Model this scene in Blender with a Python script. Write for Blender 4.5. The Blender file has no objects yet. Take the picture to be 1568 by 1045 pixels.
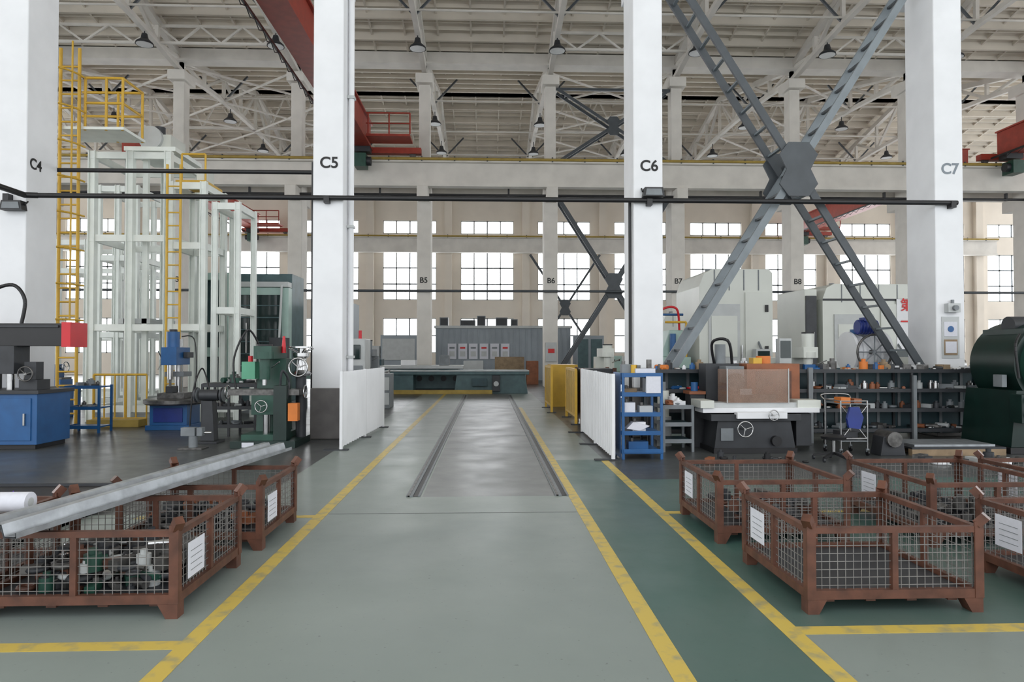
import bpy, math, random
from mathutils import Vector, Matrix
random.seed(7)
sc = bpy.context.scene
COL = sc.collection
try:
    sc.view_settings.view_transform='Standard'; sc.view_settings.look='None'
except Exception as e: print('vt',e)

# ------------------------------------------------------------------ materials
def mat(name, c, rough=0.6, metal=0.0, var=0.15, scale=4.0, bump=0.0, c2=None, spec=0.5, alpha=1.0, ramp=(0.35,0.65), detail=6):
    m = bpy.data.materials.new(name); m.use_nodes = True
    nt = m.node_tree; b = nt.nodes['Principled BSDF']
    tc = nt.nodes.new('ShaderNodeTexCoord'); nz = nt.nodes.new('ShaderNodeTexNoise')
    nz.inputs['Scale'].default_value = scale; nz.inputs['Detail'].default_value = detail
    nt.links.new(tc.outputs['Object'], nz.inputs['Vector'])
    r = nt.nodes.new('ShaderNodeValToRGB')
    r.color_ramp.elements[0].position = ramp[0]; r.color_ramp.elements[1].position = ramp[1]
    if c2 is None: c2 = tuple(max(0, x*(1-var)) for x in c)
    r.color_ramp.elements[0].color = (*c2, 1); r.color_ramp.elements[1].color = (*c, 1)
    nt.links.new(nz.outputs['Fac'], r.inputs['Fac'])
    nt.links.new(r.outputs['Color'], b.inputs['Base Color'])
    b.inputs['Roughness'].default_value = rough; b.inputs['Metallic'].default_value = metal
    b.inputs['Specular IOR Level'].default_value = spec
    if alpha < 1: b.inputs['Alpha'].default_value = alpha
    if bump:
        bp = nt.nodes.new('ShaderNodeBump'); bp.inputs['Strength'].default_value = bump; bp.inputs['Distance'].default_value = 0.02
        nt.links.new(nz.outputs['Fac'], bp.inputs['Height']); nt.links.new(bp.outputs['Normal'], b.inputs['Normal'])
    return m

white   = mat('white_paint', (.80,.81,.83), .55, var=.08, scale=1.5)
colbase = mat('column_base_paint', (.16,.15,.145), .6, var=.25)
beige   = mat('beige_concrete', (.72,.69,.64), .8, var=.13, scale=1.2)
roofm   = mat('roof_slab', (.75,.69,.60), .85, var=.15, scale=.5)
wallm   = mat('wall_plaster', (.77,.70,.61), .85, var=.10, scale=.5)
steelw  = mat('white_steel', (.80,.84,.80), .4, var=.08)
pgreen  = mat('pale_green_steel', (.36,.50,.45), .4, var=.1)
bracem  = mat('brace_dark', (.065,.075,.085), .5, var=.2)
bracel  = mat('brace_grey', (.20,.23,.25), .45, var=.15)
black   = mat('black_paint', (.012,.012,.014), .45, var=.3)
dgrey   = mat('dark_grey_paint', (.035,.038,.044), .5, var=.3)
mgrey   = mat('mid_grey_paint', (.20,.22,.235), .5, var=.2)
lgrey   = mat('light_grey_paint', (.50,.52,.52), .45, var=.1)
cream   = mat('cream_enamel', (.64,.66,.61), .35, var=.08, scale=1)
red     = mat('crane_red', (.40,.05,.028), .45, var=.2)
bred    = mat('bright_red', (.6,.015,.025), .4, var=.1)
yellow  = mat('safety_yellow', (.66,.40,.04), .45, var=.15)
olive   = mat('rail_yellow', (.40,.28,.06), .6, var=.2)
orange  = mat('orange_paint', (.66,.19,.03), .5, var=.15)
rust    = mat('rust_red_frame', (.125,.048,.028), .5, var=.45, scale=9, bump=.2)
wire    = mat('wire_mesh', (.26,.25,.24), .45, metal=.5, var=.2)
zinc    = mat('galvanised', (.46,.49,.52), .40, metal=.7, var=.3, scale=8)
chrome  = mat('bare_steel', (.50,.50,.50), .22, metal=1, var=.2)
msteel  = mat('oily_steel', (.16,.155,.15), .4, metal=.6, var=.5, scale=12)
blue    = mat('machine_blue', (.018,.105,.29), .4, var=.2)
dblue   = mat('deep_blue', (.015,.035,.22), .4, var=.2)
teal    = mat('bench_teal', (.03,.07,.085), .5, var=.3)
tealm   = mat('teal_machine', (.07,.13,.14), .45, var=.25)
green   = mat('machine_green', (.018,.075,.052), .4, var=.3)
dgreen  = mat('dark_green', (.006,.024,.019), .35, var=.3)
bgreen  = mat('bright_green', (.10,.36,.22), .4, var=.1)
paper   = mat('paper', (.66,.67,.73), .7, var=.05, scale=30)
amber   = mat('amber_guard', (.42,.27,.20), .12, var=.2, alpha=.42)
glassd  = mat('dark_glass', (.02,.035,.035), .08, var=.2)
copper  = mat('copper_brown', (.30,.10,.04), .5, var=.3)
contm   = mat('container_grey', (.31,.35,.385), .5, var=.12, scale=1)
wood    = mat('wood', (.32,.23,.14), .7, var=.3, scale=6)
purple  = mat('purple', (.12,.05,.35), .5)
ink     = mat('label_ink', (.01,.01,.01), .6, var=0)
inkgrey = mat('faded_ink', (.20,.23,.26), .6, var=0)
inkred  = mat('red_ink', (.6,.03,.03), .6, var=0)
# floors
def floormat(name, c, c2, rough):
    m = mat(name, c, rough, c2=c2, scale=.45, ramp=(.32,.68), detail=10)
    nt = m.node_tree; b = nt.nodes['Principled BSDF']
    tc = nt.nodes.new('ShaderNodeTexCoord')
    n2 = nt.nodes.new('ShaderNodeTexNoise'); n2.inputs['Scale'].default_value = 1.6; n2.inputs['Detail'].default_value = 10; n2.inputs['Roughness'].default_value=.6
    nt.links.new(tc.outputs['Object'], n2.inputs['Vector'])
    mr = nt.nodes.new('ShaderNodeMapRange'); mr.inputs['From Min'].default_value=.35; mr.inputs['From Max'].default_value=.7
    mr.inputs['To Min'].default_value = rough-.04; mr.inputs['To Max'].default_value = rough+.08
    nt.links.new(n2.outputs['Fac'], mr.inputs['Value']); nt.links.new(mr.outputs['Result'], b.inputs['Roughness'])
    n3 = nt.nodes.new('ShaderNodeTexNoise'); n3.inputs['Scale'].default_value = 30; n3.inputs['Detail'].default_value = 4
    nt.links.new(tc.outputs['Object'], n3.inputs['Vector'])
    rr = nt.nodes.new('ShaderNodeValToRGB'); rr.color_ramp.elements[0].position=.25; rr.color_ramp.elements[1].position=.33
    rr.color_ramp.elements[0].color=(.6,.6,.6,1)
    nt.links.new(n3.outputs['Fac'], rr.inputs['Fac'])
    mx = nt.nodes.new('ShaderNodeMix'); mx.data_type='RGBA'; mx.blend_type='MULTIPLY'; mx.inputs[0].default_value=1
    src = b.inputs['Base Color'].links[0].from_socket
    nt.links.new(src, mx.inputs[6]); nt.links.new(rr.outputs['Color'], mx.inputs[7]); nt.links.new(mx.outputs[2], b.inputs['Base Color'])
    return m
f_aisle = floormat('floor_grey_epoxy', (.250,.290,.270), (.205,.242,.228), .38)
f_track = floormat('floor_track', (.170,.180,.175), (.125,.133,.13), .36)
f_green = floormat('floor_green_epoxy', (.055,.125,.108), (.10,.145,.13), .36)
f_dark  = floormat('floor_worn', (.095,.10,.10), (.05,.054,.054), .32)
linem   = mat('floor_yellow', (.58,.43,.09), .45, c2=(.32,.29,.16), scale=9, ramp=(.30,.50))

# ------------------------------------------------------------------ mesh builder
class MB:
    def __init__(s): s.v=[]; s.f=[]; s.m=[]; s.sm=[]; s.ml=[]
    def mi(s, m):
        if m not in s.ml: s.ml.append(m)
        return s.ml.index(m)
    def add(s, vs, fs, m, smooth=False):
        o=len(s.v); s.v += [tuple(x) for x in vs]; i=s.mi(m)
        for f in fs: s.f.append([o+k for k in f]); s.m.append(i); s.sm.append(smooth)
    def box(s,x0,x1,y0,y1,z0,z1,m):
        vs=[(x0,y0,z0),(x1,y0,z0),(x1,y1,z0),(x0,y1,z0),(x0,y0,z1),(x1,y0,z1),(x1,y1,z1),(x0,y1,z1)]
        s.add(vs,[(0,3,2,1),(4,5,6,7),(0,1,5,4),(1,2,6,5),(2,3,7,6),(3,0,4,7)],m)
    def beam(s,p0,p1,w,h,m,up=(0,0,1)):
        p0=Vector(p0);p1=Vector(p1);d=(p1-p0).normalized();u=Vector(up)
        sd=d.cross(u)
        if sd.length<1e-4: sd=d.cross(Vector((1,0,0)))
        sd.normalize(); uu=sd.cross(d)
        a=sd*w/2; b=uu*h/2
        vs=[p0-a-b,p0+a-b,p0+a+b,p0-a+b,p1-a-b,p1+a-b,p1+a+b,p1-a+b]
        s.add(vs,[(0,1,2,3),(4,7,6,5),(0,4,5,1),(1,5,6,2),(2,6,7,3),(3,7,4,0)],m)
    def cyl(s,p0,p1,r,m,n=16,r2=None,cap=True):
        p0=Vector(p0);p1=Vector(p1);d=(p1-p0).normalized()
        a=d.orthogonal().normalized(); b=d.cross(a); r2=r if r2 is None else r2
        A=[p0+(a*math.cos(t)+b*math.sin(t))*r for t in [2*math.pi*i/n for i in range(n)]]
        B=[p1+(a*math.cos(t)+b*math.sin(t))*r2 for t in [2*math.pi*i/n for i in range(n)]]
        s.add(A+B,[(i,(i+1)%n,n+(i+1)%n,n+i) for i in range(n)],m,True)
        if cap:
            if r>0: s.add(A,[tuple(reversed(range(n)))],m)
            if r2>0: s.add(B,[tuple(range(n))],m)
    def path(s,pts,r,m,n=8):
        for i in range(len(pts)-1): s.cyl(pts[i],pts[i+1],r,m,n)
    def curve(s,pts,r,m,n=8,k=6):
        P=[Vector(p) for p in pts]; P=[P[0]]+P+[P[-1]]; out=[]
        for i in range(1,len(P)-2):
            for j in range(k):
                t=j/k; a,b_,c,d=P[i-1],P[i],P[i+1],P[i+2]
                out.append(.5*((2*b_)+(c-a)*t+(2*a-5*b_+4*c-d)*t*t+(-a+3*b_-3*c+d)*t**3))
        out.append(P[-1]); s.path(out,r,m,n)
    def ring(s,c,R,r,m,axis='Y',n=24,k=8):
        c=Vector(c); ax={'X':(Vector((0,1,0)),Vector((0,0,1)),Vector((1,0,0))),'Y':(Vector((1,0,0)),Vector((0,0,1)),Vector((0,1,0))),'Z':(Vector((1,0,0)),Vector((0,1,0)),Vector((0,0,1)))}[axis]
        vs=[]
        for i in range(n):
            t=2*math.pi*i/n; e=ax[0]*math.cos(t)+ax[1]*math.sin(t)
            for j in range(k):
                p=2*math.pi*j/k; vs.append(c+e*(R+r*math.cos(p))+ax[2]*r*math.sin(p))
        s.add(vs,[(i*k+j,((i+1)%n)*k+j,((i+1)%n)*k+(j+1)%k,i*k+(j+1)%k) for i in range(n) for j in range(k)],m,True)
    def lathe(s,c,prof,m,n=20):
        c=Vector(c)
        for (r0,z0),(r1,z1) in zip(prof[:-1],prof[1:]):
            if abs(z1-z0)<1e-5: z1+=1e-4
            s.cyl(c+Vector((0,0,z0)),c+Vector((0,0,z1)),max(r0,.0005),m,n,r2=max(r1,.0005),cap=False)
        r,z=prof[-1]
        if r>.002: s.cyl(c+Vector((0,0,z-.001)),c+Vector((0,0,z)),r,m,n)
    def prism(s,pts,axis,a0,a1,m):
        n=len(pts)
        def P(p,a):
            return {'X':(a,p[0],p[1]),'Y':(p[0],a,p[1]),'Z':(p[0],p[1],a)}[axis]
        vs=[P(p,a0) for p in pts]+[P(p,a1) for p in pts]
        s.add(vs,[tuple(range(n)),tuple(reversed(range(n,2*n)))]+[(i,n+i,n+(i+1)%n,(i+1)%n) for i in range(n)],m)
    def wheel(s,c,R,m,axis='Y',hub=True):
        s.ring(c,R,R*.11,m,axis); c=Vector(c)
        u,v={'Y':(Vector((1,0,0)),Vector((0,0,1))),'X':(Vector((0,1,0)),Vector((0,0,1))),'Z':(Vector((1,0,0)),Vector((0,1,0)))}[axis]
        for t in (0.3,0.3+2.09,0.3+4.19): s.cyl(c,c+(u*math.cos(t)+v*math.sin(t))*R,R*.07,m,6)
    def build(s,name,bevel=0,parent=None,fixn=True):
        xs=[p[0] for p in s.v]; ys=[p[1] for p in s.v]; zs=[p[2] for p in s.v]
        o=Vector(((min(xs)+max(xs))/2,(min(ys)+max(ys))/2,min(zs)))
        me=bpy.data.meshes.new(name); me.from_pydata([tuple(Vector(p)-o) for p in s.v],[],s.f)
        for m in s.ml: me.materials.append(m)
        me.polygons.foreach_set('material_index',s.m); me.polygons.foreach_set('use_smooth',s.sm)
        me.update()
        if fixn:
            import bmesh
            bm=bmesh.new(); bm.from_mesh(me); bmesh.ops.recalc_face_normals(bm,faces=bm.faces); bm.to_mesh(me); bm.free()
        ob=bpy.data.objects.new(name,me); COL.objects.link(ob); ob.location=o
        if parent: ob.parent=parent; ob.location=o-parent.location
        if bevel:
            b=ob.modifiers.new('bevel','BEVEL'); b.width=bevel; b.segments=2; b.limit_method='ANGLE'; b.angle_limit=math.radians(50)
        return ob

def label(txt,loc,size,m,parent,rz=0):
    cu=bpy.data.curves.new('label_text','FONT'); cu.body=txt; cu.size=size; cu.extrude=.002; cu.align_x='CENTER'; cu.align_y='CENTER'
    cu.offset=.006
    cu.materials.append(m)
    ob=bpy.data.objects.new('label_'+parent.name.replace('.','_'),cu); COL.objects.link(ob)
    ob.parent=parent; ob.location=Vector(loc)-parent.location; ob.rotation_euler=(math.pi/2,0,rz)
    return ob

# ------------------------------------------------------------------ layout constants (metres)
YC0,YC1=12.8,13.7
YB0,YB1=32.0,33.0
YA=53.0
CX=[-8.74,-2.97,3.05,8.9]
BX=[-27,-20.8,-14.4,-8.95,-2.97,3.0,9.05,14.8,20.5,26.5]
XE=45

# ------------------------------------------------------------------ floor
def quad(b,x0,x1,y0,y1,m): b.add([(x0,y0,0),(x1,y0,0),(x1,y1,0),(x0,y1,0)],[(0,1,2,3)],m)
b=MB()
quad(b,-XE,-1.63,-8,6.9,f_aisle); quad(b,-XE,-2.5,6.9,YA,f_dark); quad(b,-2.5,-1.63,6.9,YA,f_aisle)
quad(b,-1.63,.96,-8,7.65,f_aisle); quad(b,-1.63,-.72,7.65,YA,f_aisle); quad(b,-.72,.80,7.65,YA,f_track); quad(b,.80,.96,7.65,YA,f_aisle)
quad(b,.96,1.75,-8,10.2,f_green); quad(b,1.75,XE,-8,3.9,f_aisle); quad(b,1.75,XE,3.9,8.6,f_green)
quad(b,.96,1.75,10.2,YA,f_aisle); quad(b,1.75,XE,8.6,YA,f_dark)
fl=b.build('floor',fixn=False)
b=MB(); h=.0025
def strip(x0,x1,y0,y1,m=linem,hh=h): b.box(x0,x1,y0,y1,0.0005,hh,m)
strip(-1.69,-1.58,-2,27); strip(.91,1.02,-2,20); strip(1.69,1.80,-2,10.2)
strip(-9,-1.69,3.77,3.88); strip(1.80,9,3.84,3.95)
strip(-3.4,-1.69,6.72,6.82); strip(1.80,4.4,6.76,6.86)
b.build('floor_line_marking')
b=MB()
for y in (6.86,13.2,19.6,26): strip(-1.57,.90,y,y+.012,dgrey,.001)
b.build('trim_1')
for x in (-.80,.86):
    b=MB()
    b.box(x-.10,x-.025,7.65,26,.0,.012,mgrey); b.box(x-.025,x+.03,7.65,26,.0,.004,black); b.box(x+.03,x+.055,7.65,26,.0,.010,mgrey)
    b.box(x-.085,x-.06,7.65,26,.0,.016,msteel)
    b.build('floor_rail')

# ------------------------------------------------------------------ roof
def rz(y,y0,y1): 
    ym=(y0+y1)/2; return 15.9+2.3*(1-abs(y-ym)/((y1-y0)/2))
b=MB()
for (y0,y1) in ((-6.2,13.2),(YC0+.4,32.5),(32.5,YA+.5)):
    ym=(y0+y1)/2
    for (a,c) in ((y0,ym),(ym,y1)):
        b.beam((0,a,rz(a,y0,y1)+.06),(0,c,rz(c,y0,y1)+.06),2*XE,.1,roofm)
        if y0<0: continue
        n=7
        for i in range(n+1):
            y=a+(c-a)*i/n; z=rz(y,y0,y1); b.box(-XE,XE,y-.07,y+.07,z-.34,z+.02,roofm)
            if i<n:
                for k in (.33,.67):
                    y2=a+(c-a)*(i+k)/n; z2=rz(y2,y0,y1); b.box(-XE,XE,y2-.035,y2+.035,z2-.15,z2+.02,roofm)
        x=-XE+.75
        while x<XE:
            b.beam((x,a,rz(a,y0,y1)-.06),(x,c,rz(c,y0,y1)-.06),.08,.18,roofm); x+=1.5
b.box(-XE,XE,32.1,32.9,15.3,15.82,beige)
b.build('ceiling')

def truss(x,y0,y1):
    b=MB(); N=8; ys=[y0+(y1-y0)*i/N for i in range(N+1)]
    top=[Vector((x,y,rz(y,y0,y1)-.45)) for y in ys]
    def bz(i): 
        e=min(i,N-i); return [14.85,15.15,15.35,15.45,15.5][e]
    bot=[Vector((x,y,bz(i))) for i,y in enumerate(ys)]
    for i in range(N):
        b.beam(top[i],top[i+1],.26,.28,beige); b.beam(bot[i],bot[i+1],.22,.20,beige)
        if i%2==0: b.beam(top[i],bot[i+1],.14,.14,beige)
        else: b.beam(bot[i],top[i+1],.14,.14,beige)
    for i in range(N+1): b.beam(bot[i],top[i],.16,.16,beige,up=(0,1,0))
    for i in (2,6):
        b.beam((x,ys[i],bz(i)),(x+1.3,ys[i],rz(ys[i],y0,y1)-.3),.09,.09,bracem,up=(0,1,0))
        b.beam((x,ys[i],bz(i)),(x-1.3,ys[i],rz(ys[i],y0,y1)-.3),.09,.09,bracem,up=(0,1,0))
    b.build('roof_truss')
for x in BX:
    truss(x,YC0+.4,32.5); truss(x,32.5,YA)
b=MB()
for y in (27.6,37.6,42.8,47.8):
    b.cyl((-27,y,15.55),(27,y,15.55),.05,beige,8)
for (xa,xb) in ((-20.8,-14.4),(-14.4,-8.95),(3.0,9.05),(14.8,20.5)):
    for y in (30.2,42.7):
        zt=rz(y,13.2,32.5)-.5 if y<32 else 17.6; zb=15.2 if y<32 else 15.6
        n=6
        for i in range(n):
            x0=xa+(xb-xa)*i/n; x1=xa+(xb-xa)*(i+1)/n
            b.beam((x0,y,zb if i%2 else zt),(x1,y,zt if i%2 else zb),.08,.08,beige)
        b.beam((xa,y,zb),(xb,y,zb),.1,.1,beige); b.beam((xa,y,zt),(xb,y,zt),.1,.1,beige)
    for (ya,yb) in ((33,37.6),(37.6,42.7),(42.7,47.8),(47.8,52.5)):
        b.beam((xa,ya,15.3),(xb,yb,15.35),.08,.08,beige); b.beam((xb,ya,15.3),(xa,yb,15.35),.08,.08,beige)
b.build('roof_bracing')

# ------------------------------------------------------------------ columns
for i,x in enumerate(CX):
    b=MB(); w=.28
    b.box(x-w,x+w,YC0,YC1,0,14.9,white); b.box(x-w-.03,x+w+.03,YC0-.02,YC1+.02,0,.95,colbase)
    b.box(x-w+.05,x+w-.05,YC0-.5,YC1+.5,8.9,9.25,white)
    o=b.build('concrete_column',bevel=.02)
    if i==0: label('C4',(x+w+.006,13.05,5.12),.28,ink,o,math.pi/2)
    else: label('C%d'%(i+4),(x+.02,YC0-.006,5.15),.29,inkgrey if i==3 else ink,o)
for i,x in enumerate(BX):
    b=MB(); w=.32
    b.box(x-w,x+w,YB0,YB1,0,10.4,beige); b.box(x-w*.8,x+w*.8,YB0+.2,YB1-.2,10.4,14.75,beige)
    b.box(x-w*.8,x+w*.8,YB0-.8,YB1+.8,8.7,9.27,beige)
    b.box(x-.4,x+.4,YB0-.1,YB1+.1,14.3,14.75,beige)
    o=b.build('concrete_column',bevel=.02)
    if 1<i<9: label('B%d'%(i+1),(x,YB0-.006,5.0),.36,ink,o)

def cranebeam(y,name='crane_runway_beam'):
    b=MB(); b.box(-40,40,y-.14,y+.14,9.3,10.42,beige); b.box(-40,40,y-.32,y+.32,10.36,10.5,beige); b.box(-40,40,y-.22,y+.22,9.28,9.42,beige)
    b.box(-40,40,y-.04,y+.04,10.5,10.60,msteel)
    b.cyl((-40,y-.34,10.50),(40,y-.34,10.50),.065,olive,8)
    x=-39
    while x<40: b.box(x-.03,x+.03,y-.36,y-.30,10.40,10.62,bracem); x+=1.5
    b.build(name)
cranebeam(31.55); cranebeam(33.5); cranebeam(14.1); cranebeam(52.2)
b=MB(); b.cyl((-30,31.9,4.5),(34,31.9,4.5),.06,bracem); b.build('cable_conduit')
b=MB(); b.cyl((-30,31.9,9.0),(34,31.9,9.0),.06,black)
x=-29
while x<34: b.box(x-.04,x+.04,31.85,31.99,8.95,9.3,black); x+=6
b.build('cable_conduit')
b=MB(); b.cyl((-8.2,12.72,4.48),(9.0,12.72,4.48),.046,black)
for x in CX: b.box(x-.05,x+.05,12.66,12.795,4.38,4.5,black)
b.path([(-8.2,12.72,4.48),(-8.36,12.6,4.46),(-8.40,3,4.46)],.055,black)
b.build('cable_conduit')
b=MB(); b.cyl((-8.6,13.75,5.22),(-2.97,13.75,5.22),.042,black); b.build('cable_conduit')
b=MB(); b.cyl((-2.62,13.2,0),(-2.62,13.2,14),.055,white); 
for z in (1.5,4,6.5,9): b.box(-2.685,-2.55,13.12,13.28,z,z+.05,lgrey)
b.cyl((-3.285,12.95,0),(-3.285,12.95,5.2),.03,black,8)
b.build('downpipe')
b=MB(); b.cyl((2.72,12.9,0),(2.72,12.9,4.5),.03,black,8); b.build('downpipe')
def flood(x,y,z,s=1):
    b=MB(); b.prism([(x-.2,z-.02),(x+.2,z-.02),(x+.17,z+.15),(x-.17,z+.15)],'Y',y-.16,y,black)
    b.prism([(x-.16,z+.0),(x+.16,z+.0),(x+.14,z+.12),(x-.14,z+.12)],'Y',y-.17,y-.155,mgrey)
    b.cyl((x-.2,y-.08,z+.08),(x-.2,y+.01,z+.16),.015,black,6); b.cyl((x+.2,y-.08,z+.08),(x+.2,y+.01,z+.16),.015,black,6)
    b.build('floodlight')
flood(3.12,12.78,4.56); flood(-8.62,12.78,4.22)

# ------------------------------------------------------------------ bracing
def brace(b,x0,z0,x1,z1,y0,y1,w,m,ml,step=.45,lw=.45):
    for y in (y0,y1): b.beam((x0,y,z0),(x1,y,z1),w,.06,m,up=(0,1,0))
    L=math.hypot(x1-x0,z1-z0); n=int(L/step)
    for i in range(n):
        f0=(i+.5)/n
        p=lambda f,y:(x0+(x1-x0)*f,y,z0+(z1-z0)*f)
        b.beam(p(f0,y0),p(f0,y1),w*lw,.04,ml)
def gusset(b,x,z,r,y,m):
    b.prism([(x-r*.38,z+r),(x+r*.38,z+r),(x+r*.72,z+r*.55),(x+r*.45,z),(x+r*.72,z-r*.55),(x+r*.38,z-r),(x-r*.38,z-r),(x-r*.72,z-r*.55),(x-r*.45,z),(x-r*.72,z+r*.55)],'Y',y-.02,y+.02,m)
b=MB()
brace(b,3.36,1.0,8.6,9.3,12.93,13.57,.14,bracel,bracem,.5)  # rising diagonal: its lit look is put into the lighter chord colour
brace(b,8.6,1.0,3.36,9.3,12.91,13.59,.14,bracem,bracel,.5)
gusset(b,5.98,5.14,.52,12.86,bracem); gusset(b,5.98,5.14,.52,13.64,bracem)
b.build('cross_bracing')
b=MB()
brace(b,3.35,.6,8.7,9.0,32.25,32.8,.2,bracem,bracem,.9); brace(b,8.7,.6,3.35,9.0,32.25,32.8,.2,bracem,bracem,.9); gusset(b,6.02,4.8,.6,32.2,bracem)
brace(b,3.35,10.7,8.7,14.2,32.25,32.8,.14,bracem,bracem,.9); brace(b,8.7,10.7,3.35,14.2,32.25,32.8,.14,bracem,bracem,.9); gusset(b,6.02,12.45,.45,32.2,bracem)
b.beam((3.3,32.4,14.25),(8.8,32.4,14.25),.12,.12,bracem)
b.build('cross_bracing')
b=MB()
brace(b,3.3,1,8.7,9.2,52.38,52.5,.16,bracem,bracem,1); brace(b,8.7,1,3.3,9.2,52.38,52.5,.16,bracem,bracem,1); gusset(b,6,5.1,.6,52.33,bracem)
b.build('cross_bracing')

# ------------------------------------------------------------------ back wall with windows
b=MB(); zs=[(0,1.6),(4.3,5.7),(9.45,10.85),(11.9,15.85)]
ks=range(-7,8)
for k in range(-8,8):
    b.box(6*k+2.05,6*k+3.95,YA,YA+.3,0,15.85,wallm)
    b.box(6*k+2.72,6*k+3.28,YA-.45,YA-.002,0,15,wallm)
    if k<7:
        for (z0,z1) in zs: b.box(6*k+3.95,6*k+8.05,YA+.004,YA+.296,z0,z1,wallm)
b.build('wall_back')
for n,k in enumerate(ks):
    b=MB(); x0=6*k-2.05; x1=6*k+2.05; y0=YA+.08; y1=YA+.16
    for (z0,z1,cols,rows) in ((1.6,4.3,4,2),(5.7,9.45,4,3),(10.85,11.9,4,1)):
        b.box(x0,x1,y0,y1,z0,z0+.08,lgrey); b.box(x0,x1,y0,y1,z1-.08,z1,lgrey)
        for i in range(cols+1):
            x=x0+(x1-x0)*i/cols; b.box(x-.05,x+.05,y0,y1,z0,z1,mgrey if i==2 else lgrey)
        for j in range(1,rows): 
            z=z0+(z1-z0)*j/rows; b.box(x0,x1,y0,y1,z-.05,z+.05,mgrey)
    b.build('window_%d'%(n+1))

# ------------------------------------------------------------------ overhead cranes
def crane(x,y0,y1):
    b=MB()
    b.box(x-.32,x+.32,y0+.3,y1-.3,10.9,12.0,red); b.box(x-.42,x+.42,y0+.3,y1-.3,10.86,10.92,red); b.box(x-.42,x+.42,y0+.3,y1-.3,11.98,12.05,red)
    for y in (y0,y1):
        b.box(x-1.0,x+2.6,y-.18,y+.18,10.78,11.05,red)
        for xx in (x-.7,x+2.2): b.cyl((xx,y-.06,10.76),(xx,y+.06,10.76),.15,msteel)
    yy=y1-1.2
    b.box(x+.4,x+2.3,yy-.8,yy+.3,11.0,11.1,red)
    for xx in (x+.5,x+1.4,x+2.3): b.cyl((xx,yy-.8,11.1),(xx,yy-.8,12.0),.035,red,6)
    b.cyl((x+.4,yy-.8,12.0),(x+2.3,yy-.8,12.0),.035,red,6); b.cyl((x+.4,yy-.8,11.55),(x+2.3,yy-.8,11.55),.03,red,6)
    b.box(x-.72,x-.66,y0+.4,y1-.4,10.72,10.80,black)
    y=y0+1
    while y<y1-1:
        b.path([(x-.69,y,10.72),(x-.69,y+.35,10.58),(x-.69,y+.7,10.72)],.015,black,6); y+=.7
    b.box(x-.4,x+.4,y1-1.0,y1-.5,10.62,10.86,dgrey); b.box(x-.25,x+.25,y1-1.2,y1-.5,9.9,10.5,green); b.cyl((x-.45,y1-.9,10.2),(x+.45,y1-.9,10.2),.2,dgrey)
    b.build('overhead_crane')
crane(-5.65,14.2,31.55); crane(24.4,14.2,31.55); crane(24.2,33.5,52.2); crane(-17.5,33.5,52.2)

# ------------------------------------------------------------------ pendant lamps
for x in BX[1:]:
    for y in (29.0,38.6,44.2):
        b=MB(); z=14.75
        b.cyl((x,y,z+.2),(x,y,z+.62),.025,dgrey,6); b.cyl((x,y,z+.05),(x,y,z+.28),.16,dgrey,12,r2=.11)
        b.lathe((x,y,z),[(.36,-.18),(.34,-.10),(.16,.06)],dgrey,16); b.cyl((x,y,z-.18),(x,y,z-.17),.33,lgrey,16)
        b.build('pendant_lamp')

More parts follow.
